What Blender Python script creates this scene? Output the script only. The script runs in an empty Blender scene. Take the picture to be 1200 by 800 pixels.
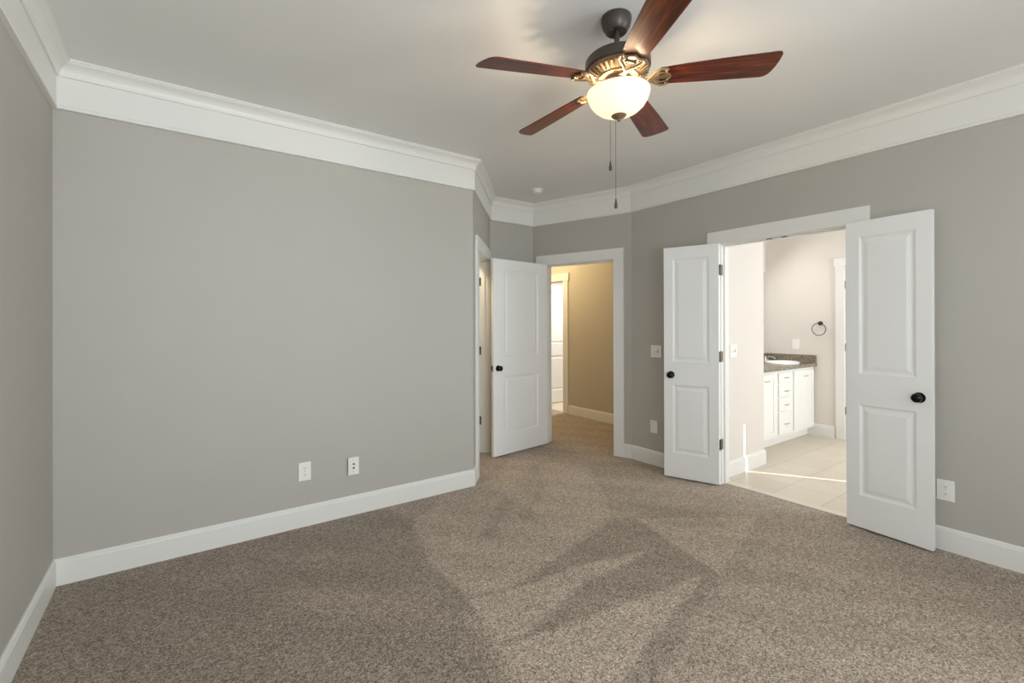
import bpy, bmesh, math, random
import numpy as np
from mathutils import Vector, Matrix
random.seed(4)
sc = bpy.context.scene
C = sc.collection
R = math.radians
PI = math.pi

# ------------------------------------------------------------------ camera
cd = bpy.data.cameras.new('camera'); cam = bpy.data.objects.new('camera', cd); C.objects.link(cam)
sc.camera = cam
cd.sensor_width = 36; cd.lens = 540.5 / 1200 * 36
cd.shift_y = -(400 - 379.75) / 1200
cd.clip_start = 0.02
cam.matrix_world = Matrix.Translation((0, 0, 1.36)) @ Matrix.Rotation(R(-35.87), 4, 'Z') @ Matrix.Rotation(R(90.087), 4, 'X') @ Matrix.Rotation(R(-0.142), 4, 'Z')

# ------------------------------------------------------------------ view, world, lights
sc.view_settings.view_transform = 'Standard'; sc.view_settings.look = 'None'
sc.view_settings.exposure = 0.0; sc.view_settings.gamma = 1.0
sc.view_settings.use_curve_mapping = False
try:
    sc.cycles.max_bounces = 10; sc.cycles.diffuse_bounces = 6
    sc.cycles.sample_clamp_indirect = 4.0
except Exception: pass
w = bpy.data.worlds.new('sky'); sc.world = w; w.use_nodes = True
w.node_tree.nodes['Background'].inputs[0].default_value = (0.62, 0.76, 1.0, 1)
w.node_tree.nodes['Background'].inputs[1].default_value = 1.0

def area(name, loc, rot, sx, sy, power, col, spread=180):
    l = bpy.data.lights.new(name, 'AREA'); l.shape = 'RECTANGLE'; l.size = sx; l.size_y = sy
    l.energy = power; l.color = col; l.spread = R(spread)
    o = bpy.data.objects.new(name, l); C.objects.link(o); o.location = loc; o.rotation_euler = rot
    return o
def point(name, loc, power, col, rad=.04):
    l = bpy.data.lights.new(name, 'POINT'); l.energy = power; l.color = col; l.shadow_soft_size = rad
    o = bpy.data.objects.new(name, l); C.objects.link(o); o.location = loc
    return o
XBW = 3.67; XL_W = -.465
DAY = (0.85, 0.93, 1.0)
# lamps added at unseen bedroom windows, aimed and narrowed to light the walls
area('bedroom_daylight_fill', (.35, -1.98, 1.45), (R(97), 0, 0), 1.05, 1.45, 20.5, DAY, 90)
area('bedroom_daylight_fill', (1.95, -1.98, 1.45), (R(88), 0, R(-5)), 1.05, 1.45, 5.2, (.74, .88, 1.0), 62)
area('bedroom_daylight_fill', (XBW, -1.45, 1.45), (R(90), 0, R(90)), .75, 1.45, 72, DAY, 140)
area('bedroom_daylight_fill', (XL_W, -.50, 1.45), (R(94), 0, R(-90)), .75, 1.45, 12, DAY, 95)
# uplights added inside the room to brighten the ceiling
area('ceiling_fill', (.35, -1.95, .95), (R(140), 0, 0), 1.05, .5, 20, (.98, .97, .95))
area('ceiling_fill', (XBW-.03, -1.45, .95), (R(140), 0, R(90)), .75, .5, 8, (.98, .97, .95))
# daylight through the blinds of the bathroom window
area('daylight_bathroom', (5.45, -0.70, 1.50), (R(90), 0, 0), 1.15, 1.10, 60, (0.88, 0.945, 1.02))
area('bath_wall_fill', (5.5, 2.80, 2.25), (R(-40), 0, 0), .7, .1, 8, (1.0, .97, .94))  # unseen fill added to brighten the bathroom back wall
# hallway lamp and the lit room beyond it
point('hallway_lamp_light', (4.0, 5.5, 2.45), 38, (1.0, 0.78, 0.44), .08)
point('closet_lamp_light', (2.25, 4.15, 2.35), 26, (1.0, 0.80, 0.52), .06)
area('utility_room_light', (5.6, 5.5, 2.70), (0, 0, 0), .5, .4, 45, (0.95, 0.98, 1.0))
# the sun, far off, reaching the gap beside the bathroom blind
SD = Vector((-0.535 * .915, 0.845 * .915, -0.4035)).normalized()
sp = bpy.data.lights.new('sun', 'SPOT'); sp.energy = 120000; sp.color = (1, .95, .85)
sp.spot_size = R(6); sp.spot_blend = .1; sp.shadow_soft_size = .03
so = bpy.data.objects.new('sun', sp); C.objects.link(so)
so.location = Vector((4.254, 2.211, 0.26)) - SD * 24
so.rotation_euler = SD.to_track_quat('-Z', 'Y').to_euler()

# ------------------------------------------------------------------ dimensions
XL, YA, XB, YR = -0.534, 3.365, 3.7385, -2.05
ZC, ZF = 2.75, 2.50          # ceiling, bottom of the crown frieze
XE, XC, YC, XD, YD = 2.026, 2.7527, 4.2152, 3.3525, 3.0886
HX, FY, VY, FX = 6.35, 2.21, 3.0, 4.628   # bathroom: far wall, left wall, mirror wall, end of left wall
BR = -0.80

# ------------------------------------------------------------------ materials
def new_mat(name):
    m = bpy.data.materials.new(name); m.use_nodes = True
    return m, m.node_tree, m.node_tree.nodes, m.node_tree.links, m.node_tree.nodes['Principled BSDF']
def srgb(r, g, b):
    f = lambda c: (c/255/12.92 if c/255 <= .04045 else ((c/255 + .055)/1.055) ** 2.4)
    return (f(r), f(g), f(b), 1)
def paint(name, col, rough=.6, bump=.0, scale=300, metallic=0, var=.02, spec=.5):
    m, nt, N, L, P = new_mat(name)
    P.inputs['Roughness'].default_value = rough; P.inputs['Metallic'].default_value = metallic
    P.inputs['Specular IOR Level'].default_value = spec
    tc = N.new('ShaderNodeTexCoord'); n = N.new('ShaderNodeTexNoise'); n.inputs['Scale'].default_value = 3
    mx = N.new('ShaderNodeMix'); mx.data_type = 'RGBA'
    mx.inputs[6].default_value = tuple(c*(1-var) for c in col[:3]) + (1,); mx.inputs[7].default_value = tuple(min(1, c*(1+var)) for c in col[:3]) + (1,)
    L.new(tc.outputs['Object'], n.inputs['Vector']); L.new(n.outputs['Fac'], mx.inputs[0]); L.new(mx.outputs[2], P.inputs['Base Color'])
    if bump:
        b = N.new('ShaderNodeBump'); b.inputs['Strength'].default_value = bump; b.inputs['Distance'].default_value = .002
        n2 = N.new('ShaderNodeTexNoise'); n2.inputs['Scale'].default_value = scale; n2.inputs['Detail'].default_value = 3
        L.new(tc.outputs['Object'], n2.inputs['Vector']); L.new(n2.outputs['Fac'], b.inputs['Height']); L.new(b.outputs[0], P.inputs['Normal'])
    return m
M = {}
M['wall'] = paint('greige_wall_paint', srgb(182, 178, 170), .65, .15, 250)
M['bathwall'] = paint('beige_bath_paint', srgb(223, 216, 207), .65, .15, 250)
M['hallwall'] = paint('hall_wall_paint', srgb(190, 182, 168), .65, .15, 250)
M['ceiling'] = paint('ceiling_paint', srgb(232, 231, 228), .8, .2, 200)
M['trim'] = paint('white_trim_enamel', srgb(231, 230, 225), .38)
M['door'] = paint('white_door_enamel', srgb(240, 240, 238), .4)
M['plate'] = paint('white_plastic', srgb(240, 238, 232), .3)
M['slot'] = paint('dark_slot', srgb(60, 58, 56), .6)
M['knob'] = paint('black_bronze', srgb(24, 22, 22), .22, metallic=.6)
M['hinge'] = paint('brushed_nickel', srgb(120, 112, 100), .35, metallic=.9)
M['hinge_dark'] = paint('dark_hinge', srgb(70, 66, 60), .35, metallic=.8)
M['cab'] = paint('white_cabinet', srgb(240, 238, 232), .35)
M['nickel'] = paint('nickel', srgb(186, 182, 175), .3, metallic=.7)
M['bronze'] = paint('oiled_bronze', srgb(74, 66, 60), .38, metallic=.35)
M['antique'] = paint('antique_bronze', srgb(128, 108, 82), .5, metallic=.35)
M['porcelain'] = paint('porcelain', srgb(246, 244, 240), .12)
M['thresh'] = paint('marble_threshold', srgb(214, 203, 186), .3, var=.06)
M['blind'] = paint('white_blind', srgb(240, 240, 235), .5)
M['chain'] = paint('brass_chain', srgb(120, 108, 92), .3, metallic=.8)
M['outside'] = paint('lawn', srgb(96, 110, 70), .9, var=.2)

def carpet():
    m, nt, N, L, P = new_mat('carpet_pile')
    P.inputs['Roughness'].default_value = 1; P.inputs['Specular IOR Level'].default_value = .05
    try: P.inputs['Sheen Weight'].default_value = .15
    except Exception: pass
    tc = N.new('ShaderNodeTexCoord')
    v = N.new('ShaderNodeTexVoronoi'); v.inputs['Scale'].default_value = 220
    v2 = N.new('ShaderNodeTexVoronoi'); v2.inputs['Scale'].default_value = 95
    n = N.new('ShaderNodeTexNoise'); n.inputs['Scale'].default_value = 145; n.inputs['Detail'].default_value = 4; n.inputs['Roughness'].default_value = .7
    for q in (v, v2, n): L.new(tc.outputs['Object'], q.inputs['Vector'])
    sx = N.new('ShaderNodeSeparateColor'); L.new(v.outputs['Color'], sx.inputs[0]); sy = N.new('ShaderNodeSeparateColor'); L.new(v2.outputs['Color'], sy.inputs[0])
    def mth(op, a, b):
        m_ = N.new('ShaderNodeMath'); m_.operation = op
        for k_, q in enumerate((a, b)):
            if isinstance(q, (int, float)): m_.inputs[k_].default_value = q
            else: L.new(q, m_.inputs[k_])
        return m_.outputs[0]
    f = mth('ADD', mth('MULTIPLY', sx.outputs[0], .38), mth('MULTIPLY', sy.outputs[0], .22))
    f = mth('ADD', f, mth('MULTIPLY', mth('SUBTRACT', n.outputs['Fac'], .5), 1.15)); f = mth('ADD', f, .20)
    r = N.new('ShaderNodeValToRGB'); e = r.color_ramp.elements
    e[0].position = .08; e[0].color = srgb(62, 52, 42); e[1].position = .95; e[1].color = srgb(240, 226, 211)
    a = e.new(.34); a.color = srgb(134, 119, 103); b = e.new(.60); b.color = srgb(186, 170, 154)
    L.new(f, r.inputs[0])
    at = N.new('ShaderNodeAttribute'); at.attribute_name = 'nap'  # shading of the leaning pile in vacuum tracks, put into the base colour
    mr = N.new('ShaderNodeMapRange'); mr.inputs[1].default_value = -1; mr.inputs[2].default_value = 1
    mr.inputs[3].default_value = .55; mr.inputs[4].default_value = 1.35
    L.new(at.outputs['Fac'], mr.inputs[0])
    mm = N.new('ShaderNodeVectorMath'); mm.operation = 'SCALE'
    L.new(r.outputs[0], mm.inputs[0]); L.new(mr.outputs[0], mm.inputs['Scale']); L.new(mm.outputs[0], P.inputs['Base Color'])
    bp = N.new('ShaderNodeBump'); bp.inputs['Strength'].default_value = .5; bp.inputs['Distance'].default_value = .004
    L.new(f, bp.inputs['Height']); L.new(bp.outputs[0], P.inputs['Normal'])
    return m
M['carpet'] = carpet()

def tile():
    m, nt, N, L, P = new_mat('beige_floor_tile')
    P.inputs['Roughness'].default_value = .35
    tc = N.new('ShaderNodeTexCoord'); mp = N.new('ShaderNodeMapping')
    mp.inputs['Location'].default_value = (-3.862, -0.4135, 0)
    br = N.new('ShaderNodeTexBrick'); br.offset = 0; br.squash = 1
    br.inputs['Scale'].default_value = 1; br.inputs['Brick Width'].default_value = .343; br.inputs['Row Height'].default_value = .343
    br.inputs['Mortar Size'].default_value = .0035; br.inputs['Mortar Smooth'].default_value = .3
    br.inputs['Color1'].default_value = srgb(216, 206, 190); br.inputs['Color2'].default_value = srgb(209, 198, 181)
    br.inputs['Mortar'].default_value = srgb(182, 168, 148)
    n = N.new('ShaderNodeTexNoise'); n.inputs['Scale'].default_value = 6; n.inputs['Detail'].default_value = 6
    mx = N.new('ShaderNodeMix'); mx.data_type = 'RGBA'; mx.blend_type = 'MULTIPLY'; mx.inputs[0].default_value = .35
    cr = N.new('ShaderNodeValToRGB'); cr.color_ramp.elements[0].color = (.7, .66, .6, 1); cr.color_ramp.elements[1].color = (1, 1, 1, 1)
    L.new(tc.outputs['Object'], mp.inputs[0]); L.new(mp.outputs[0], br.inputs['Vector']); L.new(tc.outputs['Object'], n.inputs['Vector'])
    L.new(n.outputs['Fac'], cr.inputs[0]); L.new(br.outputs['Color'], mx.inputs[6]); L.new(cr.outputs[0], mx.inputs[7]); L.new(mx.outputs[2], P.inputs['Base Color'])
    bp = N.new('ShaderNodeBump'); bp.inputs['Strength'].default_value = .4; bp.inputs['Distance'].default_value = .002; bp.invert = True
    L.new(br.outputs['Fac'], bp.inputs['Height']); L.new(bp.outputs[0], P.inputs['Normal'])
    return m
M['tile'] = tile()

def granite():
    m, nt, N, L, P = new_mat('brown_granite')
    P.inputs['Roughness'].default_value = .2
    tc = N.new('ShaderNodeTexCoord'); n = N.new('ShaderNodeTexNoise'); n.inputs['Scale'].default_value = 120; n.inputs['Detail'].default_value = 6
    r = N.new('ShaderNodeValToRGB'); e = r.color_ramp.elements
    e[0].position = .35; e[0].color = srgb(84, 76, 64); e[1].position = .68; e[1].color = srgb(172, 162, 144); a = e.new(.5); a.color = srgb(132, 122, 104)
    L.new(tc.outputs['Object'], n.inputs['Vector']); L.new(n.outputs['Fac'], r.inputs[0]); L.new(r.outputs[0], P.inputs['Base Color'])
    return m
M['granite'] = granite()

def wood():
    m, nt, N, L, P = new_mat('cherry_blade_wood')
    P.inputs['Roughness'].default_value = .28
    tc = N.new('ShaderNodeTexCoord'); mp = N.new('ShaderNodeMapping'); mp.inputs['Scale'].default_value = (3, 45, 8)
    n = N.new('ShaderNodeTexNoise'); n.inputs['Scale'].default_value = 1.6; n.inputs['Detail'].default_value = 8
    r = N.new('ShaderNodeValToRGB'); e = r.color_ramp.elements
    e[0].position = .3; e[0].color = srgb(46, 13, 4); e[1].position = .7; e[1].color = srgb(132, 50, 12); a = e.new(.5); a.color = srgb(88, 30, 8)
    L.new(tc.outputs['Object'], mp.inputs[0]); L.new(mp.outputs[0], n.inputs['Vector']); L.new(n.outputs['Fac'], r.inputs[0]); L.new(r.outputs[0], P.inputs['Base Color'])
    return m
M['wood'] = wood()

def glassbowl():
    m, nt, N, L, P = new_mat('alabaster_glass_lit')
    out = N['Material Output']
    tc = N.new('ShaderNodeTexCoord'); n = N.new('ShaderNodeTexNoise'); n.inputs['Scale'].default_value = 14; n.inputs['Detail'].default_value = 3
    L.new(tc.outputs['Object'], n.inputs['Vector'])
    P.inputs['Base Color'].default_value = srgb(244, 232, 208); P.inputs['Roughness'].default_value = .25
    mr = N.new('ShaderNodeMapRange'); mr.inputs[3].default_value = .40; mr.inputs[4].default_value = .72
    L.new(n.outputs['Fac'], mr.inputs[0])
    P.inputs['Emission Color'].default_value = (1.0, .93, .80, 1); L.new(mr.outputs[0], P.inputs['Emission Strength'])
    t = N.new('ShaderNodeBsdfTranslucent'); t.inputs[0].default_value = (1, .93, .8, 1)
    mx = N.new('ShaderNodeMixShader'); mx.inputs[0].default_value = .45
    L.new(P.outputs[0], mx.inputs[1]); L.new(t.outputs[0], mx.inputs[2]); L.new(mx.outputs[0], out.inputs[0])
    return m
M['bowl'] = glassbowl()
def bulbm():
    m, nt, N, L, P = new_mat('lit_bulb')
    P.inputs['Emission Color'].default_value = (1, .85, .62, 1); P.inputs['Emission Strength'].default_value = 8
    return m
M['bulb'] = bulbm()
def panem():
    m, nt, N, L, P = new_mat('window_glass')
    out = N['Material Output']; t = N.new('ShaderNodeBsdfTransparent'); g = N.new('ShaderNodeBsdfGlossy'); g.inputs['Roughness'].default_value = .02
    mx = N.new('ShaderNodeMixShader'); mx.inputs[0].default_value = .06
    L.new(t.outputs[0], mx.inputs[1]); L.new(g.outputs[0], mx.inputs[2]); L.new(mx.outputs[0], out.inputs[0])
    return m
M['pane'] = panem()
def mirrorm():
    m, nt, N, L, P = new_mat('mirror_silver'); P.inputs['Metallic'].default_value = 1; P.inputs['Roughness'].default_value = .02
    P.inputs['Base Color'].default_value = (.9, .9, .9, 1); return m
M['mirror'] = mirrorm()

# ------------------------------------------------------------------ helpers
def obj(name, bm, mat, parent=None, smooth=False, bevel=0, recalc=True):
    if recalc: bmesh.ops.recalc_face_normals(bm, faces=bm.faces)
    me = bpy.data.meshes.new(name); bm.to_mesh(me); bm.free()
    if smooth:
        me.polygons.foreach_set('use_smooth', [True]*len(me.polygons))
        try: me.set_sharp_from_angle(angle=R(35))
        except Exception: pass
    o = bpy.data.objects.new(name, me); C.objects.link(o)
    for mm in (mat if isinstance(mat, (list, tuple)) else [mat]): me.materials.append(mm)
    if parent: o.parent = parent
    if bevel:
        b = o.modifiers.new('bevel', 'BEVEL'); b.width = bevel; b.segments = 2; b.limit_method = 'ANGLE'; b.angle_limit = R(40)
    return o
def struct(name, bm, mat, **k):
    o = obj(name, bm, mat, **k); o['kind'] = 'structure'; return o
def empty(name, loc=(0, 0, 0), rz=0):
    o = bpy.data.objects.new(name, None); C.objects.link(o); o.location = loc; o.rotation_euler = (0, 0, rz); o.empty_display_size = .1
    return o
def tag(o, label, cat, group=None):
    o['label'] = label; o['category'] = cat
    if group: o['group'] = group
    return o
def box(bm, x0, x1, y0, y1, z0, z1, mat=None):
    T = mat or Matrix.Identity(4)
    v = [bm.verts.new(T @ Vector(p)) for p in ((x0,y0,z0),(x1,y0,z0),(x1,y1,z0),(x0,y1,z0),(x0,y0,z1),(x1,y0,z1),(x1,y1,z1),(x0,y1,z1))]
    for f in ((0,3,2,1),(4,5,6,7),(0,1,5,4),(1,2,6,5),(2,3,7,6),(3,0,4,7)): bm.faces.new([v[i] for i in f])
def boxes(*bs):
    bm = bmesh.new()
    for b in bs: box(bm, *b)
    return bm
def lathe(bm, prof, n=32, T=None, close=True):
    T = T or Matrix.Identity(4); rings = []
    for r, z in prof:
        if r < 1e-6: rings.append([bm.verts.new(T @ Vector((0, 0, z)))])
        else: rings.append([bm.verts.new(T @ Vector((r*math.cos(2*PI*i/n), r*math.sin(2*PI*i/n), z))) for i in range(n)])
    for a, b in zip(rings, rings[1:]):
        for i in range(n):
            j = (i+1) % n
            if len(a) == 1 and len(b) == 1: continue
            if len(a) == 1: bm.faces.new((a[0], b[i], b[j]))
            elif len(b) == 1: bm.faces.new((a[i], a[j], b[0]))
            else: bm.faces.new((a[i], a[j], b[j], b[i]))
def tube(bm, pts, rad, n=10, closed=False, caps=True):
    pts = [Vector(p) for p in pts]; rings = []; N = len(pts)
    rads = rad if isinstance(rad, (list, tuple)) else [rad]*N
    up = None
    for i, p in enumerate(pts):
        if closed: t = (pts[(i+1) % N] - pts[i-1]).normalized()
        else: t = (pts[min(i+1, N-1)] - pts[max(i-1, 0)]).normalized()
        if up is None:
            up = t.orthogonal().normalized()
        up = (up - t*up.dot(t)).normalized(); s = t.cross(up)
        rings.append([bm.verts.new(p + (up*math.cos(2*PI*k/n) + s*math.sin(2*PI*k/n))*rads[i]) for k in range(n)])
    rr = list(zip(rings, rings[1:])) + ([(rings[-1], rings[0])] if closed else [])
    for a, b in rr:
        for k in range(n): bm.faces.new((a[k], a[(k+1) % n], b[(k+1) % n], b[k]))
    if not closed and caps:
        bm.faces.new(rings[0]); bm.faces.new(rings[-1])
def sweep(bm, prof, p0, m0, p1, m1):
    a = [bm.verts.new((p0[0]+m0[0]*d, p0[1]+m0[1]*d, z)) for d, z in prof]
    b = [bm.verts.new((p1[0]+m1[0]*d, p1[1]+m1[1]*d, z)) for d, z in prof]
    n = len(prof)
    for i in range(n): bm.faces.new((a[i], a[(i+1) % n], b[(i+1) % n], b[i]))
    bm.faces.new(a); bm.faces.new(b)
def frame2(p0, p1, side=1):
    """matrix: local x along p0->p1, local y = outward of the room (away from interior normal), z up"""
    d = (Vector(p1)-Vector(p0)).normalized(); nin = Vector((d.y, -d.x))*side
    return Matrix(((d.x, -nin.x, 0, p0[0]), (d.y, -nin.y, 0, p0[1]), (0, 0, 1, 0), (0, 0, 0, 1)))
def wall(name, p0, p1, mat, t=.12, ops=(), z1=ZC, side=1, ext0=0, ext1=0):
    L = (Vector(p1)-Vector(p0)).length; T = frame2(p0, p1, side); bm = bmesh.new(); s = -ext0
    for a, b, za, zb in sorted(ops):
        box(bm, s, a, 0, t, 0, z1, T)
        if za > 0: box(bm, a, b, 0, t, 0, za, T)
        if zb < z1: box(bm, a, b, 0, t, zb, z1, T)
        s = b
    box(bm, s, L+ext1, 0, t, 0, z1, T)
    bmesh.ops.remove_doubles(bm, verts=bm.verts, dist=1e-5)
    return struct(name, bm, mat)
def casing(name, p0, p1, s0, s1, t=.12, cw=.11, zh=2.035, ear=0, side=1, back=True, ct=.018, mat='trim', clipR=0):
    """door frame: jamb lining through the wall, stop and the casing boards on the faces"""
    T = frame2(p0, p1, side); bm = bmesh.new()
    j = .02
    box(bm, s0-j, s0, -.001, t+.001, 0, zh+j, T); box(bm, s1, s1+j, -.001, t+.001, 0, zh+j, T); box(bm, s0, s1, -.001, t+.001, zh, zh+j, T)
    # stop
    box(bm, s0, s0+.011, .04, .075, 0, zh, T); box(bm, s1-.011, s1, .04, .075, 0, zh, T); box(bm, s0+.011, s1-.011, .04, .075, zh-.011, zh, T)
    rv = .005
    for (ya, yb) in ([(-ct, 0)] + ([(t, t+ct)] if back else [])):
        e1 = s1+rv+cw-clipR
        box(bm, s0-rv-cw, s0-rv, ya, yb, 0, zh+rv, T); box(bm, s1+rv, e1, ya, yb, 0, zh+rv, T)
        yh = (ya-.004, yb) if ya < 0 else (ya, yb+.004)
        box(bm, s0-rv-cw-ear, e1+(ear if not clipR else 0), yh[0], yh[1], zh+rv, zh+rv+cw, T)
    return struct(name, bm, M[mat], bevel=.0015)

# ------------------------------------------------------------------ floors and ceiling
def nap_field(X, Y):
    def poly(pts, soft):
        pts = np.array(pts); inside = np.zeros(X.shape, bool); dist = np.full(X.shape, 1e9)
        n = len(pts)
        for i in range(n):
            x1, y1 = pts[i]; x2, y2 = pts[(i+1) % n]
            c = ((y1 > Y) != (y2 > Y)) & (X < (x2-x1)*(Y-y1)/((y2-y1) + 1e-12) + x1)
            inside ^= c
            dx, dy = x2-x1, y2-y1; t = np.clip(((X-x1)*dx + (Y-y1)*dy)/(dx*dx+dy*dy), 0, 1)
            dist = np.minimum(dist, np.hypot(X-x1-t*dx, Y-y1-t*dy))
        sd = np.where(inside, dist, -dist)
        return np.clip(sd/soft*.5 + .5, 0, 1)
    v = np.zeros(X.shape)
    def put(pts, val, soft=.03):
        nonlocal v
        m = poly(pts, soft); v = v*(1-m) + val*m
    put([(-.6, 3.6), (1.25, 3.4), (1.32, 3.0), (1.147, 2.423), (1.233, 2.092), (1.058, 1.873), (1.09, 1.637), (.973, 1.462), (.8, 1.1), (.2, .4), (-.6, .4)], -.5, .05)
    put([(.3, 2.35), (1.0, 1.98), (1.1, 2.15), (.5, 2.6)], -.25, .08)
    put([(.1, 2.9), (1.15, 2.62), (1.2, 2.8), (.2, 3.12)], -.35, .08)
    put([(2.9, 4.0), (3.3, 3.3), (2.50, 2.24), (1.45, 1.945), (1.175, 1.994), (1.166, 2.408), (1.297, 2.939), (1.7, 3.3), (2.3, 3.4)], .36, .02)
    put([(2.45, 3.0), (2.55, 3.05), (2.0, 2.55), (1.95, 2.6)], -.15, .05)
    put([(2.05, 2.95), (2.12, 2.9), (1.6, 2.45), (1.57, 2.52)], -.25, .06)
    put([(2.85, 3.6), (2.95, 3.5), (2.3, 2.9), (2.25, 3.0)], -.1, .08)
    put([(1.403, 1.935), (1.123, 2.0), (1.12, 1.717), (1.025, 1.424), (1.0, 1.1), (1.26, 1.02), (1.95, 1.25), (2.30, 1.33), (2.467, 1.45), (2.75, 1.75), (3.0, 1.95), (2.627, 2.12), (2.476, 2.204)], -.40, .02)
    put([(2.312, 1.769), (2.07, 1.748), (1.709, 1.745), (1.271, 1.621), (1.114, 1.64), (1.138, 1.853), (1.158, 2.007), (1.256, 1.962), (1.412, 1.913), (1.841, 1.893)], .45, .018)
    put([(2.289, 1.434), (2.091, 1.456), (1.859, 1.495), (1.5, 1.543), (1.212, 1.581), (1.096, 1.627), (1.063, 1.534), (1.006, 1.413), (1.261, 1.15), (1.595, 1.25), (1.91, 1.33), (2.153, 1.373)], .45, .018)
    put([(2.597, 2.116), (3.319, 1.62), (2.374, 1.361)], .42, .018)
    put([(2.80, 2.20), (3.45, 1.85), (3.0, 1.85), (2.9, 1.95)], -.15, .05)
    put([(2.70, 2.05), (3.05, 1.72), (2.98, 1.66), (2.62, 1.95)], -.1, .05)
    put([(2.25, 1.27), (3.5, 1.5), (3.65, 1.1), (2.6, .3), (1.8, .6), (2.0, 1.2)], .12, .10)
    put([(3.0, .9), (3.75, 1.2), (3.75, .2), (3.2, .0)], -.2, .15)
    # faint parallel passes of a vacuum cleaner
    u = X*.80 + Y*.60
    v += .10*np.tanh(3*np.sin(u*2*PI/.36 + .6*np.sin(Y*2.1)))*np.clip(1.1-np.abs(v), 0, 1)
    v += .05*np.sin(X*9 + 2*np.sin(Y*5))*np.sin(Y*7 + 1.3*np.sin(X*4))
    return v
def grid_floor(name, x0, x1, y0, y1, step):
    nx = int((x1-x0)/step)+1; ny = int((y1-y0)/step)+1
    xs = np.linspace(x0, x1, nx); ys = np.linspace(y0, y1, ny); X, Y = np.meshgrid(xs, ys)
    co = np.stack([X.ravel(), Y.ravel(), np.zeros(X.size)], 1)
    i = np.arange((ny-1)*(nx-1)); r = i // (nx-1); c = i % (nx-1); a = r*nx+c
    f = np.stack([a, a+1, a+nx+1, a+nx], 1)
    me = bpy.data.meshes.new(name); me.from_pydata(co.tolist(), [], f.tolist())
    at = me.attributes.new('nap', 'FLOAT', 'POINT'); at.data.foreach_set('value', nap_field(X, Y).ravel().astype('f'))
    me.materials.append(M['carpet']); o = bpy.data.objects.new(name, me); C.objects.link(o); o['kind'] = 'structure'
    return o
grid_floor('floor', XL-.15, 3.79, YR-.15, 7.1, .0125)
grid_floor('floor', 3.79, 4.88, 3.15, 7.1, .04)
struct('floor', boxes((3.87, HX+.15, BR-.15, 3.15, -.05, 0)), M['tile'])
struct('floor', boxes((4.88, 7.0, 4.8, 6.8, -.05, .001)), M['tile'])
struct('trim_threshold', boxes((3.79, 3.87, 1.185, 2.155, -.03, .006)), M['thresh'], bevel=.003)
bpy.data.objects['trim_threshold'].name = 'trim_9'
struct('ceiling', boxes((XL-.15, 7.0, YR-.15, 7.1, ZC, ZC+.1)), M['ceiling'])

# ------------------------------------------------------------------ bedroom walls
A0, A1 = (XL, YA), (XE, YA); E1 = (XC, YC); D0, D1 = (XD, YC), (XB, YD)
WIN = [(-.20, .90, .70, 2.20), (1.40, 2.50, .70, 2.20)]
wall('wall_left', (XL, YR), A0, M['wall'], ops=[(1.15, 1.95, .70, 2.20)], ext0=.12, ext1=.12)
wall('wall_center', A0, A1, M['wall'])
wall('wall_alcove_left', A1, E1, M['wall'], ops=[(.24-.02, 1.005+.02, 0, 2.055)], ext1=.05)
wall('wall_alcove_back', E1, D0, M['wall'], ext1=.12)
wall('wall_alcove_right', D0, D1, M['wall'], ops=[(.171-.02, .993+.02, 0, 2.055)])
wall('wall_right', D1, (XB, YR), M['wall'], ops=[(YD-2.135-.02, YD-1.205+.02, 0, 2.055), (YD+1.05, YD+1.85, .70, 2.20)], ext0=.03, ext1=.12)
# rear wall with the two added windows (runs right to left as seen from inside)
wall('wall_rear', (XB, YR), (XL, YR), M['wall'], ops=[(XB-b, XB-a, c, d) for a, b, c, d in WIN])
# ------------------------------------------------------------------ casings
casing('trim_1', D1, (XB, YR), YD-2.135, YD-1.205, back=False)
casing('trim_2', D0, D1, .171, .993)
casing('trim_3', A1, E1, .24, 1.005, clipR=.006)

# ------------------------------------------------------------------ crown and baseboards
def nrm(a, b):
    d = (Vector(b)-Vector(a)).normalized(); return Vector((d.y, -d.x))
path = [(XL, YR), A0, A1, E1, D0, D1, (XB, YR)]
def miter(i):
    a, b, c = path[i-1], path[i], path[(i+1) % len(path)]
    n1, n2 = nrm(a, b), nrm(b, c); return (n1+n2)/(1+n1.dot(n2))
crown = [(0, ZF), (.020, ZF), (.023, ZF+.006), (.023, ZF+.014), (.018, ZF+.020), (.018, 2.668), (.027, 2.668), (.030, 2.674),
         (.031, 2.684), (.035, 2.698), (.043, 2.711), (.054, 2.721), (.066, 2.728), (.072, 2.732), (.072, 2.739), (.078, 2.741), (.078, ZC), (0, ZC)]
base = [(0, 0), (.015, 0), (.015, .116), (.012, .122), (.012, .130), (.006, .139), (0, .139)]
sides = ['left', 'center', 'alcove_left', 'alcove_back', 'alcove_right', 'right', 'rear']
for i, s in enumerate(sides):
    bm = bmesh.new(); sweep(bm, crown, path[i], miter(i), path[(i+1) % 7], miter((i+1) % 7))
    struct('trim_crown', bm, M['trim']).name = 'trim_%d' % (10+i)
def along(a, b, s):
    d = (Vector(b)-Vector(a)).normalized(); return Vector(a)+d*s
def baseb(name, a, b, m0, m1, pr=base):
    bm = bmesh.new(); sweep(bm, pr, a, m0, b, m1); return struct('baseboard_'+name, bm, M['trim'])
n_ = [nrm(path[i], path[(i+1) % 7]) for i in range(7)]
baseb('left', path[0], path[1], miter(0), miter(1))
baseb('center', path[1], path[2], miter(1), miter(2))
baseb('alcove_left', path[2], along(A1, E1, .125), miter(2), n_[2])
baseb('alcove_back', path[3], path[4], miter(3), miter(4))
baseb('alcove_corner', path[4], along(D0, D1, .056), miter(4), n_[4])
baseb('alcove_right', along(D0, D1, 1.108), path[5], n_[4], miter(5))
baseb('right', path[5], (XB, 2.250), miter(5), n_[5])
baseb('right_near', (XB, 1.090), path[6], n_[5], miter(6))
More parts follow.
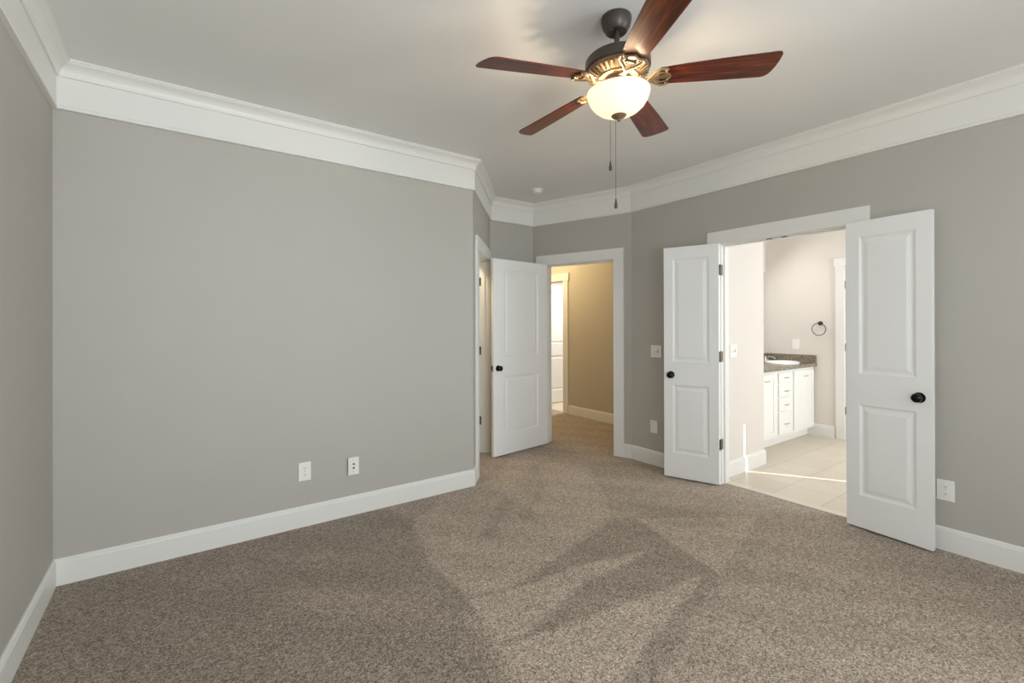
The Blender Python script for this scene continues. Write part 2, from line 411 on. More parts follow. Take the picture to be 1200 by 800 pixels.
baseb('rear', path[6], path[0], miter(6), miter(0))

# ------------------------------------------------------------------ bedroom windows (unseen, added to give the daylight a source)
def window(name, x0, x1, y, z0, z1, out=-1, cw=.09, rail=True):
    """sash window in a wall of constant y; out = direction to the outside"""
    root = empty(name, ((x0+x1)/2, y, z0)); root['kind'] = 'structure'
    X0, X1 = x0-(x0+x1)/2, x1-(x0+x1)/2; H = z1-z0
    def s(a, b): return (a, b) if a < b else (b, a)
    ya, yb = s(0, out*.12)
    bm = bmesh.new()
    for b in ((X0, X0+.05, ya, yb, 0, H), (X1-.05, X1, ya, yb, 0, H), (X0+.05, X1-.05, ya, yb, 0, .05), (X0+.05, X1-.05, ya, yb, H-.05, H)): box(bm, *b)
    c0, c1 = s(-out*.018, 0)
    for b in ((X0-.09, X0, c0, c1, -.09, H+.09), (X1, X1+cw, c0, c1, -.09, H+.09), (X0, X1, c0, c1, H, H+.09), (X0, X1, c0, c1, -.09, 0)): box(bm, *b)
    obj('window_frame', bm, M['trim'], root, bevel=.002)
    m0, m1 = s(out*.04, out*.07)
    if rail: obj('meeting_rail', boxes((X0+.05, X1-.05, m0, m1, H/2-.025, H/2+.025)), M['trim'], root)
    obj('window_pane', boxes((X0+.05, X1-.05, out*.055-.002, out*.055+.002, .05, H/2-.025), (X0+.05, X1-.05, out*.055-.002, out*.055+.002, H/2+.025, H-.05)), M['pane'], root)
    return root
wl = window('window_5', -.40, .40, 0, .70, 2.20); wl.location = (XL, -.50, .70); wl.rotation_euler = (0, 0, -PI/2)  # unseen side window added to light the right wall
wr = window('window_4', -.40, .40, 0, .70, 2.20); wr.location = (XB, -1.45, .70); wr.rotation_euler = (0, 0, PI/2)  # unseen side window added to light the left and center walls
for k, (a, b, c, d) in enumerate(WIN): window('window_%d' % (k+1), a, b, YR, c, d)

# ------------------------------------------------------------------ doors
def panel_leaf(bm, w, h, t, px, pz, sgn):
    """two panel leaf, hinge edge at x=0, back face y=0, front face y=sgn*t; both faces moulded"""
    xs = [0, px[0], px[1], w]; zs = [0, pz[0][0], pz[0][1], pz[1][0], pz[1][1], h]
    steps = [(0, 0), (.004, .0035), (.014, .009), (.024, .009), (.046, .003), (.052, .0025)]
    for y, dirn in ((0, 1), (sgn*t, -1)):
        din = dirn*sgn
        for i in range(3):
            for j in range(5):
                x0, x1, z0, z1 = xs[i], xs[i+1], zs[j], zs[j+1]
                if i == 1 and j in (1, 3):
                    prev = None
                    for ins, dep in steps:
                        ring = [bm.verts.new((a, y+din*dep, b)) for a, b in ((x0+ins, z0+ins), (x1-ins, z0+ins), (x1-ins, z1-ins), (x0+ins, z1-ins))]
                        if prev:
                            for k in range(4): bm.faces.new((prev[k], prev[(k+1) % 4], ring[(k+1) % 4], ring[k]))
                        prev = ring
                    bm.faces.new(prev)
                else:
                    bm.faces.new([bm.verts.new(p) for p in ((x0, y, z0), (x1, y, z0), (x1, y, z1), (x0, y, z1))])
    y1 = sgn*t
    for i in range(3):
        for z in (0, h): bm.faces.new([bm.verts.new(p) for p in ((xs[i], 0, z), (xs[i+1], 0, z), (xs[i+1], y1, z), (xs[i], y1, z))])
    for j in range(5):
        for x in (0, w): bm.faces.new([bm.verts.new(p) for p in ((x, 0, zs[j]), (x, y1, zs[j]), (x, y1, zs[j+1]), (x, 0, zs[j+1]))])
    bmesh.ops.remove_doubles(bm, verts=bm.verts, dist=1e-5)
def knob_bm(x, z, t, sgn, both=True):
    bm = bmesh.new()
    pr = [(0, 0), (.030, 0), (.032, .003), (.030, .007), (.014, .010), (.011, .016), (.011, .022), (.017, .026), (.025, .032), (.028, .040), (.026, .048), (.018, .054), (0, .057)]
    for y0, d in ([(sgn*t, sgn)] + ([(0, -sgn)] if both else [])):
        T = Matrix.Translation((x, y0, z)) @ Matrix.Rotation(-d*PI/2, 4, 'X')
        lathe(bm, pr, 24, T)
    return bm
DH = 2.03
PZ = [(.215, .815), (1.02, 1.925)]
def door(name, pin, d, w, sgn, px, knob=True, hmat='hinge', t=.035, latch=True, zs=(.33, 1.075, 1.81), hid=False):
    ang = math.atan2(d[1], d[0])
    bm = bmesh.new(); panel_leaf(bm, w, DH, t, px, PZ, sgn)
    lf = struct(name, bm, M['door'], bevel=.0012)
    lf.location = (pin[0], pin[1], .012); lf.rotation_euler = (0, 0, ang)
    if knob: obj('door_knob', knob_bm(w-.062, .903, t, sgn), M['knob'], lf, smooth=True)
    if latch:
        bm = boxes((w, w+.0015, min(sgn*.006, sgn*.029), max(sgn*.006, sgn*.029), .875, .932), (w+.0015, w+.009, min(sgn*.012, sgn*.023), max(sgn*.012, sgn*.023), .893, .913))
        obj('latch_plate', bm, M['hinge'], lf)
    for z in zs:
        bm = bmesh.new()
        lathe(bm, [(0, z-.046), (.004, z-.046), (.007, z-.043), (.007, z+.043), (.004, z+.046), (0, z+.046)], 12, Matrix.Translation((.011, -sgn*.006, 0) if hid else (-.006, -sgn*.004, 0)))
        if not hid: box(bm, -.0025, -.0005, min(0, sgn*.030), max(0, sgn*.030), z-.043, z+.043)
        obj('hinge', bm, M[hmat], lf)
    return lf
def dirv(a): return (math.cos(a), math.sin(a))
PXN = (.078, .379)
door('door_1', (3.712, 2.134), (-.343, .940), .457, 1, PXN, latch=False)          # left leaf of the pair
door('door_2', (3.708, 1.206), (-.113, -.9936), .457, -1, PXN, latch=False, hid=True)       # right leaf of the pair
door('door_3', (3.397, 4.052), (-.9920, -.1262), .812, 1, (.150, .660), hmat='hinge_dark')   # entry door
cb = along(A1, E1, 1.003) + Vector((-.7603, .6496))*.124
ad = math.atan2(.6496, -.7603) - R(6)
door('door_4', (cb.x, cb.y), dirv(ad), .755, 1, (.14, .615), hmat='hinge_dark')              # closet door, swung away inside
door('door_5', (4.945, 6.085), (1, 0), .76, -1, (.14, .62))                                # utility room door
# hinge plates on the closet jamb, ball catches under the double door head
bm = bmesh.new(); T = frame2(A1, E1)
for z in (.342, 1.087, 1.822): box(bm, 1.0025, 1.0052, .083, .122, z-.044, z+.044, T)
hp = obj('hinge_plate', bm, M['hinge_dark']); hp.parent = bpy.data.objects['trim_3']
bm = boxes((3.765, 3.79, 1.735, 1.775, 2.0305, 2.0352), (3.765, 3.79, 1.625, 1.665, 2.0305, 2.0352))
hp = obj('ball_catch', bm, M['hinge_dark']); hp.parent = bpy.data.objects['trim_1']
# jamb side hinge plates seen beside the left leaf
bm = bmesh.new()
for z in (.342, 1.087, 1.822): box(bm, 3.722, 3.760, 2.1325, 2.1352, z-.044, z+.044)
hp = obj('hinge_plate', bm, M['hinge']); hp.parent = bpy.data.objects['trim_1']

# ------------------------------------------------------------------ hallway, closet, utility room
wall('wall_hall_right', (4.82, 6.9), (4.82, 3.25), M['hallwall'], ops=[(6.9-6.11-.02, 6.9-5.31+.02, 0, 2.055)], ext1=.1)
casing('trim_4', (4.82, 6.9), (4.82, 3.25), 6.9-6.11, 6.9-5.31, ear=.02)
wall('wall_hall_left', (3.475, 4.30), (3.475, 7.0), M['hallwall'], t=.10)
wall('wall_hall_end', (3.375, 6.9), (4.92, 6.9), M['hallwall'], t=.10)
wall('wall_hall_near', (4.94, 3.25), (3.80, 3.25), M['hallwall'], t=.10)
b2 = [(d, z) for d, z in base]
baseb('hall_right', (4.82, 5.185), (4.82, 3.25), (-1, 0), (-1, 0))
baseb('hall_left', (3.475, 4.30), (3.475, 6.9), (1, 0), (1, 0))
baseb('hall_near', (4.82, 3.25), (3.90, 3.25), (0, 1), (0, 1))
wall('wall_closet_left', (.9, 3.485), (.9, 5.0), M['wall'], t=.1)
wall('wall_closet_back', (.8, 5.0), (3.375, 5.0), M['wall'], t=.1)
wall('wall_closet_right', (2.95, 5.0), (2.95, 4.335), M['wall'], t=.1)
wall('wall_utility_back', (4.92, 6.6), (6.8, 6.6), M['hallwall'], t=.1)
wall('wall_utility_right', (6.8, 6.6), (6.8, 4.9), M['hallwall'], t=.1)
wall('wall_utility_near', (6.8, 4.9), (4.94, 4.9), M['hallwall'], t=.1)

# ------------------------------------------------------------------ bathroom shell
XW = XB+.12
wall('wall_bathroom_left', (XW-.02, FY), (FX, FY), M['bathwall'], t=.12)
wall('wall_bathroom_return', (FX, FY+.12), (FX, VY+.12), M['bathwall'], t=.12)
wall('wall_bathroom_mirror', (FX-.1, VY), (HX+.12, VY), M['bathwall'], t=.12)
wall('wall_bathroom_back', (HX, VY), (HX, BR), M['bathwall'], t=.12, ops=[(VY-2.095-.02, VY-1.335+.02, 0, 2.055)], ext1=.12)
casing('trim_5', (HX, VY), (HX, BR), VY-2.095, VY-1.335, cw=.092, ear=.015, zh=2.04, back=False)
lf = door('door_6', (HX+.004, 2.093), (0, -1), .756, 1, (.14, .616), knob=True)
wall('wall_bathroom_right', (HX, BR), (XW, BR), M['bathwall'], t=.12, ops=[(HX-6.30, HX-4.95, .90, 2.08)])
baseb('bathroom_left', (XW, FY), (FX, FY), (0, -1), (1, -1))
baseb('bathroom_return', (FX, FY), (FX, VY), (1, -1), (1, 0))
baseb('bathroom_back', (HX, 2.50), (HX, 2.20), (-1, 0), (-1, 0))
baseb('bathroom_right', (HX, BR), (XW, BR), (0, 1), (0, 1))
wn = window('window_3', 4.95, 6.30, BR, .90, 2.08, cw=.048, rail=False)
# blind with a narrow gap beside it that lets the sun in
bl = empty('window_blind', (5.5625, BR+.022, .935)); tag(bl, 'closed white slatted blind in the bathroom window', 'blind')
bm = bmesh.new()
k = 0
while .02 + k*.024 < 1.10:
    z = .02 + k*.024
    T = Matrix.Translation((0, 0, z)) @ Matrix.Rotation(R(68), 4, 'X')
    box(bm, -.595, .5765, -.0145, .0145, -.0008, .0008, T); k += 1
obj('slats', bm, M['blind'], bl)
obj('head_rail', boxes((-.595, .5765, -.02, .02, 1.10, 1.135)), M['blind'], bl)

# ------------------------------------------------------------------ vanity
def pull_bm(w=.07):
    bm = bmesh.new()
    tube(bm, [(-w/2, 0, 0), (-w/2, -.012, 0), (-w/2+.006, -.020, 0), (0, -.023, 0), (w/2-.006, -.020, 0), (w/2, -.012, 0), (w/2, 0, 0)], .0045, 8)
    return bm
van = empty('vanity_cabinet', (5.49, 2.70, 0)); tag(van, 'white bathroom vanity cabinet with drawers and doors below the granite top', 'cabinet')
def vb(*b): return (b[0]-5.49, b[1]-5.49, b[2]-2.70, b[3]-2.70, b[4], b[5])
obj('body', boxes(vb(4.66, 4.68, 2.43, 2.985, .10, .845), vb(6.317, 6.335, 2.43, 2.985, .10, .845), vb(4.68, 6.317, 2.967, 2.985, .10, .845), vb(4.68, 6.317, 2.448, 2.967, .10, .118), vb(4.68, 6.317, 2.43, 2.448, .10, .845)), M['cab'], van, bevel=.002)
obj('toe_kick', boxes(vb(4.665, 6.345, 2.50, 2.985, 0, .10)), M['cab'], van)
def shaker(x0, x1, z0, z1, rail=.05):
    bm = bmesh.new(); y0, y1 = 2.412, 2.4295
    for b in ((x0, x0+rail, y0, y1, z0, z1), (x1-rail, x1, y0, y1, z0, z1), (x0+rail, x1-rail, y0, y1, z0, z0+rail), (x0+rail, x1-rail, y0, y1, z1-rail, z1), (x0+rail, x1-rail, y0+.006, y1, z0+rail, z1-rail)):
        box(bm, *vb(*b))
    return bm
for x0, x1, pxx in ((4.69, 4.975, 4.93), (5.005, 5.33, 5.12), (5.775, 6.305, 6.07)):
    d = obj('door', shaker(x0, x1, .13, .815), M['cab'], van, bevel=.0015)
    hnd = obj('handle', pull_bm(.075), M['nickel'], d, smooth=True); hnd.location = (pxx-5.49, 2.412-2.70, .745)
for z0, z1, zz in ((.70, .815, .757), (.545, .685, .608), (.39, .53, .453), (.13, .375, .24)):
    bm = boxes(vb(5.405, 5.70, 2.412, 2.4295, z0, z1))
    d = obj('drawer', bm, M['cab'], van, bevel=.004)
    hnd = obj('handle', pull_bm(.07), M['nickel'], d, smooth=True); hnd.location = (5.57-5.49, 2.412-2.70, zz)
# worktop with an oval hole
SX, SY, SA, SB = 6.05, 2.665, .24, .175
def ell(a, b, n=48): return [(SX+a*math.cos(2*PI*i/n), SY+b*math.sin(2*PI*i/n)) for i in range(n)]
bm = bmesh.new()
n = 48; hole = ell(SA-.02, SB-.02, n); out = []
x0, x1, y0, y1 = 4.663, 6.348, 2.395, 2.998
for i in range(n):
    c, s = math.cos(2*PI*i/n), math.sin(2*PI*i/n)
    t = min((x1-SX)/c if c > 1e-9 else 1e9, (x0-SX)/c if c < -1e-9 else 1e9, (y1-SY)/s if s > 1e-9 else 1e9, (y0-SY)/s if s < -1e-9 else 1e9)
    out.append((SX+c*t, SY+s*t))
corners = {}
for cx_, cy_ in ((x1, y1), (x0, y1), (x0, y0), (x1, y0)):
    a = math.atan2(cy_-SY, cx_-SX) % (2*PI); corners[int(a/(2*PI)*n)] = (cx_, cy_)
tv = {}
for z in (.845, .882):
    tv[z] = ([bm.verts.new((p[0], p[1], z)) for p in hole], [bm.verts.new((p[0], p[1], z)) for p in out], {k: bm.verts.new((p[0], p[1], z)) for k, p in corners.items()})
for z in (.845, .882):
    h, o_, cc = tv[z]
    for i in range(n):
        j = (i+1) % n
        bm.faces.new([h[i], o_[i]] + ([cc[i]] if i in cc else []) + [o_[j], h[j]])
for i in range(n):
    j = (i+1) % n
    bm.faces.new((tv[.845][0][i], tv[.845][0][j], tv[.882][0][j], tv[.882][0][i]))
    lo = [tv[.845][1][i]] + ([tv[.845][2][i]] if i in corners else []) + [tv[.845][1][j]]
    hi = [tv[.882][1][i]] + ([tv[.882][2][i]] if i in corners else []) + [tv[.882][1][j]]
    for a in range(len(lo)-1): bm.faces.new((lo[a], lo[a+1], hi[a+1], hi[a]))
ct = obj('countertop', bm, M['granite']); tag(ct, 'brown speckled granite countertop on the white vanity', 'countertop')
obj('backsplash', boxes((4.663, 6.348, 2.978, 2.998, .882, .978)), M['granite'], ct)
obj('side_splash', boxes((6.328, 6.348, 2.400, 2.978, .882, .978)), M['granite'], ct)
# sink
bm = bmesh.new()
prof = [(1.0, .8825), (1.0, .892), (.975, .899), (.93, .900), (.89, .892), (.82, .86), (.66, .80), (.40, .765), (.10, .755), (0, .754)]
rings = []
for f, z in prof:
    if f == 0: rings.append([bm.verts.new((SX, SY, z))]); continue
    rings.append([bm.verts.new((SX+SA*f*math.cos(2*PI*i/n), SY+SB*f*math.sin(2*PI*i/n), z)) for i in range(n)])
for a, b in zip(rings, rings[1:]):
    for i in range(n):
        j = (i+1) % n
        bm.faces.new((a[i], a[j], b[j], b[i]) if len(b) > 1 else (a[i], a[j], b[0]))
sk = obj('sink', bm, M['porcelain'], smooth=True); tag(sk, 'white oval drop-in sink set in the granite countertop', 'sink')
bm = bmesh.new(); lathe(bm, [(0, .0), (.022, 0), (.022, .003), (.015, .004), (0, .002)], 20, Matrix.Translation((SX, SY, .755)))
obj('drain', bm, M['nickel'], sk)
# faucet
fc = empty('faucet', (6.12, 2.905, .8825)); tag(fc, 'low nickel faucet standing behind the oval sink', 'faucet'); fc.rotation_euler = (0, 0, R(90))
bm = bmesh.new(); lathe(bm, [(0, 0), (.030, 0), (.030, .006), (.022, .012), (.018, .045), (.016, .062), (0, .066)], 20)
obj('body', bm, M['nickel'], fc, smooth=True)
bm = bmesh.new(); tube(bm, [(0, 0, .035), (-.04, 0, .058), (-.085, 0, .062), (-.115, 0, .052), (-.122, 0, .038)], [.012, .011, .010, .010, .010], 12)
obj('spout', bm, M['nickel'], fc, smooth=True)
for s in (-1, 1):
    bm = bmesh.new(); lathe(bm, [(0, 0), (.020, 0), (.018, .02), (.012, .03), (0, .032)], 16, Matrix.Translation((0, s*.055, 0)))
    tube(bm, [(0, s*.055, .026), (.01, s*.08, .040), (.012, s*.095, .043)], [.006, .005, .005], 8)
    obj('handle', bm, M['nickel'], fc, smooth=True)
mr = empty('wall_mirror', (5.5, VY-.004, 1.0)); tag(mr, 'frameless mirror on the bathroom wall above the vanity', 'mirror')
obj('glass', boxes((-.80, .82, -.004, .002, 0, 1.05)), M['mirror'], mr)
obj('backing', boxes((-.80, .82, .002, .0035, 0, 1.05)), M['slot'], mr)
# towel ring
tr = empty('towel_ring', (HX, 2.355, 1.37)); tag(tr, 'round dark nickel towel ring on the beige bathroom wall', 'towel ring')
bm = bmesh.new(); T = Matrix.Rotation(-PI/2, 4, 'Y')
lathe(bm, [(0, 0), (.026, 0), (.026, .006), (.018, .010), (.010, .016), (.010, .040), (.014, .046), (.010, .052), (0, .054)], 20, T)
obj('mount', bm, M['hinge_dark'], tr, smooth=True)
bm = bmesh.new(); tube(bm, [(-.042, .074*math.sin(2*PI*i/40)+.004, -.072+.074*math.cos(2*PI*i/40)) for i in range(40)], .0042, 8, closed=True)
obj('ring', bm, M['hinge_dark'], tr, smooth=True)

# ------------------------------------------------------------------ switches and outlets
def plate_root(name, T, label, cat, group=None):
    o = empty(name); o.matrix_world = T; tag(o, label, cat, group); return o
def face(x, y, z, nx, ny):
    """local x to the right along the wall as seen from the room, local y into the wall, local z up"""
    n = Vector((nx, ny, 0)).normalized(); rx = Vector((-n.y, n.x, 0))
    return Matrix(((rx.x, -n.x, 0, x), (rx.y, -n.y, 0, y), (0, 0, 1, z), (0, 0, 0, 1)))
def plate_bm(w, h, t=.006):
    return boxes((-w/2, w/2, -t, 0, -h/2, h/2))
def screw(root, x, z, y=-.006):
    bm = bmesh.new(); lathe(bm, [(0, 0), (.0032, 0), (.0028, .0012), (0, .0014)], 10, Matrix.Translation((x, y, z)) @ Matrix.Rotation(PI/2, 4, 'X'))
    obj('screw', bm, M['nickel'], root)
def outlet(T, label, w=.078, h=.124, group=None):
    r = plate_root('wall_outlet', T, label, 'outlet', group)
    obj('cover_plate', plate_bm(w, h), M['plate'], r, bevel=.002)
    for s in (1, -1):
        bm = bmesh.new(); n = 24; vs = []
        for y in (-.006, -.0085):
            vs.append([bm.verts.new((max(-.0150, min(.0150, .0172*math.cos(2*PI*i/n))), y, s*.0205 + .0142*math.sin(2*PI*i/n))) for i in range(n)])
        for i in range(n): bm.faces.new((vs[0][i], vs[0][(i+1) % n], vs[1][(i+1) % n], vs[1][i]))
        bm.faces.new(vs[1]); rc = obj('receptacle', bm, M['plate'], r)
        bm = boxes((-.0072, -.0050, -.0090, -.0084, s*.0205, s*.0205+.008), (.0050, .0072, -.0090, -.0084, s*.0205+.001, s*.0205+.008))
        lathe(bm, [(0, 0), (.0026, 0), (.0026, .0006), (0, .0006)], 10, Matrix.Translation((0, -.0084, s*.0205-.006)) @ Matrix.Rotation(PI/2, 4, 'X'))
        obj('slots', bm, M['slot'], rc)
    screw(r, 0, 0)
    return r
def switch(T, label, w=.118, h=.118, gangs=(-.023, .023)):
    r = plate_root('light_switch', T, label, 'light switch')
    obj('cover_plate', plate_bm(w, h), M['plate'], r, bevel=.002)
    for i, gx in enumerate(gangs):
        obj('switch_slot', boxes((gx-.005, gx+.005, -.0068, -.0058, -.012, .012)), M['slot'] if i else M['plate'], r)
        obj('toggle', boxes((gx-.0038, gx+.0038, -.016, -.006, -.002 if i else -.011, .010 if i else .001)), M['plate'], r, bevel=.001)
        screw(r, gx, .030); screw(r, gx, -.030)
    return r
outlet(face(.693, YA, .370, 0, -1), 'white duplex outlet on the long grey wall, left of the cable plate')
r = plate_root('cable_plate', face(1.016, YA, .353, 0, -1), 'white wall plate with two round jacks standing proud of the grey wall', 'wall plate')
obj('shadow_gap', boxes((-.034, .034, -.014, 0, -.054, .054)), M['slot'], r)  # dark block standing for the shaded gap behind the plate
obj('cover_plate', boxes((-.038, .038, -.020, -.014, -.062, .062)), M['plate'], r, bevel=.0015)
for z in (.014, -.014):
    bm = bmesh.new(); lathe(bm, [(0, 0), (.0065, 0), (.0065, .003), (.0048, .003), (.0048, .009), (0, .009)], 16, Matrix.Translation((0, -.020, z)) @ Matrix.Rotation(PI/2, 4, 'X'))
    obj('jack', bm, M['slot'], r)
screw(r, 0, .042, -.020); screw(r, 0, -.042, -.020)
outlet(face(XB, .722, .360, -1, 0), 'white duplex outlet on the right wall beside the open right door leaf', w=.080)
switch(face(XB, 2.795, 1.102, -1, 0), 'cream double light switch on the grey wall beside the left bathroom door leaf')
r = plate_root('wall_outlet', face(XB, 2.822, .370, -1, 0), 'white blank-looking plate low on the wall below the bedroom light switch', 'outlet')
obj('cover_plate', plate_bm(.080, .120), M['plate'], r, bevel=.002); screw(r, 0, .042); screw(r, 0, -.042)
switch(face(4.065, FY, 1.120, 0, -1), 'white double light switch on the bathroom wall just inside the doorway', .115, .115)
r = plate_root('wall_outlet', face(HX, 2.635, 1.108, -1, 0), 'white plate on the bathroom wall above the vanity side splash', 'outlet')
obj('cover_plate', plate_bm(.082, .124), M['plate'], r, bevel=.002)
obj('receptacle', boxes((-.017, .017, -.0085, -.006, -.034, .034)), M['plate'], r, bevel=.001)

# smoke detector
sd = empty('smoke_detector', (2.99, 3.685, ZC)); tag(sd, 'small round white smoke detector on the alcove ceiling', 'smoke detector')
bm = bmesh.new(); lathe(bm, [(0, 0), (.062, 0), (.062, -.009), (.057, -.013), (0, -.013)], 32); obj('base', bm, M['plate'], sd, smooth=True)
bm = bmesh.new(); lathe(bm, [(0, -.013), (.046, -.013), (.044, -.030), (.034, -.038), (.014, -.041), (0, -.041)], 32); obj('cover', bm, M['plate'], sd, smooth=True)

# ------------------------------------------------------------------ ceiling fan
FZ = ZC
fan = empty('ceiling_fan', (1.610, 1.414, FZ)); tag(fan, 'bronze ceiling fan with five cherry wood blades and a lit glass bowl', 'ceiling fan')
tilt = Matrix(((1, 0, -.028*-1*-1, 0), (0, 1, .007, 0), (.028, -.007, 1, 0), (0, 0, 0, 1)))
tilt = (Matrix.Rotation(-math.atan(.028), 4, 'Y') @ Matrix.Rotation(-math.atan(.007), 4, 'X'))
def fpart(name, bm, mat, parent=None, smooth=True, **k):
    o = obj(name, bm, mat, fan if parent is None else parent, smooth=smooth, **k)
    if parent is None: o.matrix_local = tilt.copy()
    return o
bm = bmesh.new(); lathe(bm, [(0, 0), (.066, 0), (.068, -.006), (.067, -.020), (.061, -.044), (.049, -.064), (.045, -.068), (.036, -.068), (.030, -.066), (0, -.060)], 40)
o = obj('canopy', bm, M['bronze'], fan, smooth=True)
bm = bmesh.new(); lathe(bm, [(0, -.055), (.0125, -.055), (.0125, -.150), (.024, -.153), (.026, -.166), (.022, -.177), (0, -.177)], 24)
fpart('downrod', bm, M['bronze'])
# motor housing: smooth drum above, ribbed dish below
bm = bmesh.new(); lathe(bm, [(0, -.176), (.050, -.176), (.105, -.178), (.134, -.184), (.144, -.194), (.146, -.206), (.146, -.232), (.141, -.237), (.134, -.238), (0, -.238)], 56)
fpart('motor_housing', bm, M['bronze'])
bm = bmesh.new(); lathe(bm, [(0, -.237), (.138, -.237), (.140, -.242), (.130, -.252), (.112, -.263), (.092, -.270), (.090, -.276), (.070, -.278), (0, -.278)], 56)
for k in range(36):
    a = 2*PI*k/36; Tm = Matrix.Rotation(a, 4, 'Z') @ Matrix.Translation((.116, 0, -.2585)) @ Matrix.Rotation(R(-24), 4, 'Y')
    box(bm, -.020, .020, -.0048, .0048, -.008, .004, Tm)
fpart('vented_plate', bm, M['antique'], bevel=0)
# switch housing and fitter above the bowl
bm = bmesh.new(); lathe(bm, [(0, -.276), (.056, -.276), (.060, -.282), (.060, -.306), (.050, -.314), (.030, -.318), (.010, -.320), (.006, -.322), (.006, -.455), (0, -.455)], 32)
fpart('switch_housing', bm, M['antique'])
ZB = -.322
bm = bmesh.new()
outp = [(.1395, -.336), (.1405, -.342), (.138, -.354), (.130, -.376), (.114, -.400), (.091, -.420), (.061, -.435), (.030, -.442), (.008, -.444)]
inp = [(r-.0035 if r > .01 else .008, z+.0035) for r, z in outp][::-1]; inp[-1] = (.136, -.336)
lathe(bm, outp + inp + [outp[0]], 56)
bowl = fpart('light_bowl', bm, M['bowl'])
bm = bmesh.new(); lathe(bm, [(0, ZB-.118), (.034, ZB-.116), (.034, ZB-.121), (.028, ZB-.127), (.014, ZB-.132), (.008, ZB-.136), (.008, ZB-.142), (.0045, ZB-.146), (0, ZB-.149)], 28)
fpart('finial', bm, M['antique'])
for k in range(2):
    a = R(131 + 180*k); bm = bmesh.new()
    Tm = Matrix.Translation((.062*math.cos(a), .062*math.sin(a), ZB-.022)) @ Matrix.Rotation(a, 4, 'Z') @ Matrix.Rotation(R(75), 4, 'Y')
    lathe(bm, [(0, -.03), (.012, -.03), (.013, -.01), (.020, .008), (.022, .022), (.016, .038), (0, .044)], 16, Tm)
    fpart('bulb', bm, M['bulb'])
    bp = (tilt @ Vector((.050*math.cos(a), .050*math.sin(a), -.347))) + fan.location
    point('bulb_light', bp, 27, (1.0, .78, .52), .022)
# pull chains
def chain(x, y, z0, z1):
    root = None; bm = bmesh.new(); tube(bm, [(x, y, z0), (x, y, z1+.045)], .0011, 6)
    k = z0
    while k > z1+.05:
        lathe(bm, [(0, .0018), (.0018, 0), (0, -.0018)], 6, Matrix.Translation((x, y, k))); k -= .006
    c = obj('pull_chain', bm, M['chain'], fan)
    bm = bmesh.new(); lathe(bm, [(0, z1+.048), (.003, z1+.046), (.004, z1+.036), (.0075, z1+.014), (.0065, z1+.004), (0, z1)], 14, Matrix.Translation((x, y, 0)))
    obj('fob', bm, M['bronze'], c, smooth=True)
chain(1.612-1.612, 1.403-1.398, ZB-.146, 1.885-ZC)
chain(1.662-1.612, 1.480-1.398, ZB-.03, 2.088-ZC)
# blades and blade irons
def blade_bm():
    bm = bmesh.new(); pts = []
    x0, x1 = .178, .660
    pts.append((x0+.006, -.048)); 
    pts += [(.30, -.058), (.45, -.066), (.60, -.0705), (x1-.018, -.072)]
    for q in (25, 50, 75): pts.append((x1-.018+.016*math.sin(R(q)), -.056-.016*math.cos(R(q))))
    pts += [(x1-.002, -.05), (x1-.005, -.02), (x1-.012, .012), (x1-.022, .040), (x1-.030, .054), (x1-.042, .065), (x1-.058, .070)]
    pts += [(.50, .066), (.35, .060), (x0+.006, .050), (x0, .042), (x0, -.040)]
    lo = [bm.verts.new((x, y, -.003)) for x, y in pts]; hi = [bm.verts.new((x, y, .003)) for x, y in pts]
    bm.faces.new(lo); bm.faces.new(hi)
    for i in range(len(pts)): bm.faces.new((lo[i], lo[(i+1) % len(pts)], hi[(i+1) % len(pts)], hi[i]))
    return bm
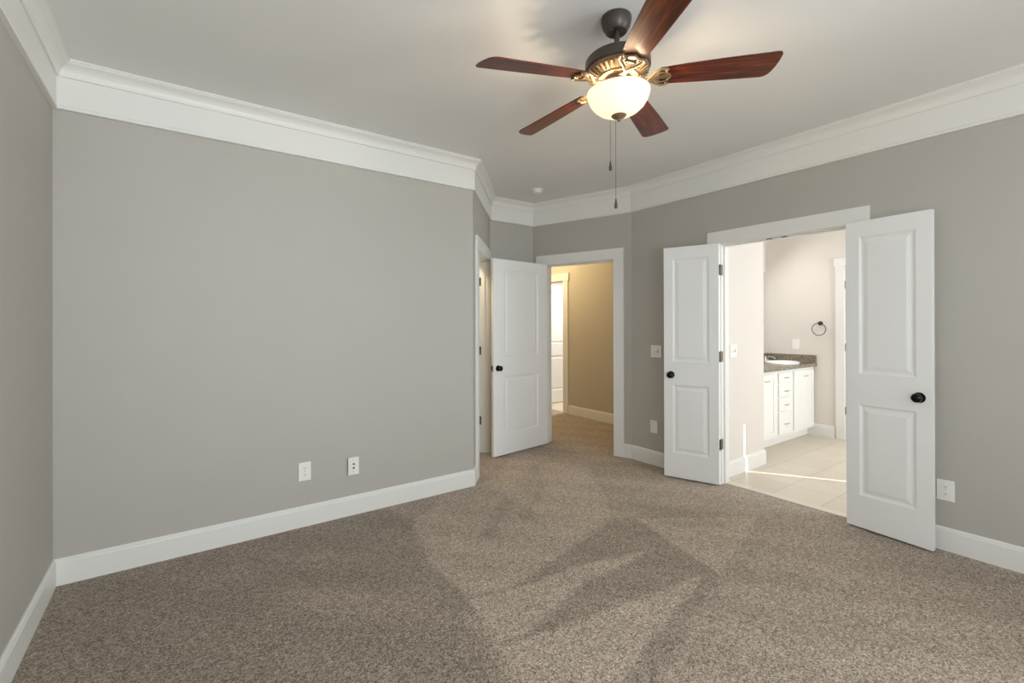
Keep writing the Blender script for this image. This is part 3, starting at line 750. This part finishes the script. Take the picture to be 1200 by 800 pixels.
def iron_bm():
    bm = bmesh.new()
    # broad stem from under the motor, curving out, in world-ish local coords (x radial)
    def strip(pts, ws, th=.005):
        L_, R_ = [], []
        n = len(pts)
        lo1, lo2, hi1, hi2 = [], [], [], []
        for (x, y, z), wd in zip(pts, ws):
            lo1.append(bm.verts.new((x, y-wd, z-th/2))); lo2.append(bm.verts.new((x, y+wd, z-th/2)))
            hi1.append(bm.verts.new((x, y-wd, z+th/2))); hi2.append(bm.verts.new((x, y+wd, z+th/2)))
        for i in range(n-1):
            bm.faces.new((lo1[i], lo1[i+1], lo2[i+1], lo2[i])); bm.faces.new((hi1[i], hi1[i+1], hi2[i+1], hi2[i]))
            bm.faces.new((lo1[i], lo1[i+1], hi1[i+1], hi1[i])); bm.faces.new((lo2[i], lo2[i+1], hi2[i+1], hi2[i]))
        bm.faces.new((lo1[0], lo2[0], hi2[0], hi1[0])); bm.faces.new((lo1[-1], lo2[-1], hi2[-1], hi1[-1]))
    strip([(.075, 0, -.012), (.095, 0, -.016), (.115, 0, -.020), (.135, 0, -.016), (.155, 0, -.008), (.180, 0, -.0075)], [.016, .012, .009, .009, .012, .020], .008)
    # scroll arms spreading to a curved crossbar over the blade root
    for s in (-1, 1):
        tube(bm, [(.128, s*.004, -.018), (.148, s*.020, -.012), (.165, s*.038, -.009), (.185, s*.050, -.0085), (.205, s*.052, -.0085), (.216, s*.044, -.0085)], [.006, .006, .0055, .0055, .005, .004], 8)
        tube(bm, [(.216, s*.044, -.008), (.208, s*.034, -.008), (.212, s*.020, -.008), (.222, s*.010, -.008), (.226, 0, -.008)], [.004, .005, .005, .005, .005], 8)
        tube(bm, [(.158, s*.010, -.010), (.176, s*.026, -.009), (.192, s*.030, -.009), (.205, s*.022, -.009)], [.005, .0045, .004, .004], 8)
        lathe(bm, [(0, -.0065), (.006, -.0065), (.0055, -.0105), (0, -.012)], 10, Matrix.Translation((.207, s*.036, 0)))
    lathe(bm, [(0, -.0065), (.006, -.0065), (.0055, -.0115), (0, -.013)], 10, Matrix.Translation((.222, 0, 0)))
    # thin plate behind the scrolls
    strip([(.165, 0, -.0055), (.18, 0, -.0055), (.20, 0, -.0055), (.224, 0, -.0055)], [.008, .014, .014, .006], .003)
    return bm
a0 = -50.0
for k in range(5):
    a = R(a0+72*k)
    droop = R(3.0)
    Tm = tilt @ Matrix.Translation((0, 0, -.279)) @ Matrix.Rotation(a, 4, 'Z') @ Matrix.Rotation(droop, 4, 'Y') @ Matrix.Rotation(R(-12), 4, 'X')
    ir = obj('blade_iron', iron_bm(), M['antique'], fan, smooth=True); ir.matrix_local = Tm
    b = obj('blade', blade_bm(), M['wood'], fan, bevel=.0012); b.matrix_local = Tm

# ground seen from the windows
g = struct('floor_lawn', boxes((-30, 30, -40, YR-.3, -.4, -.3)), M['outside'])
g.name = 'ground_outside'
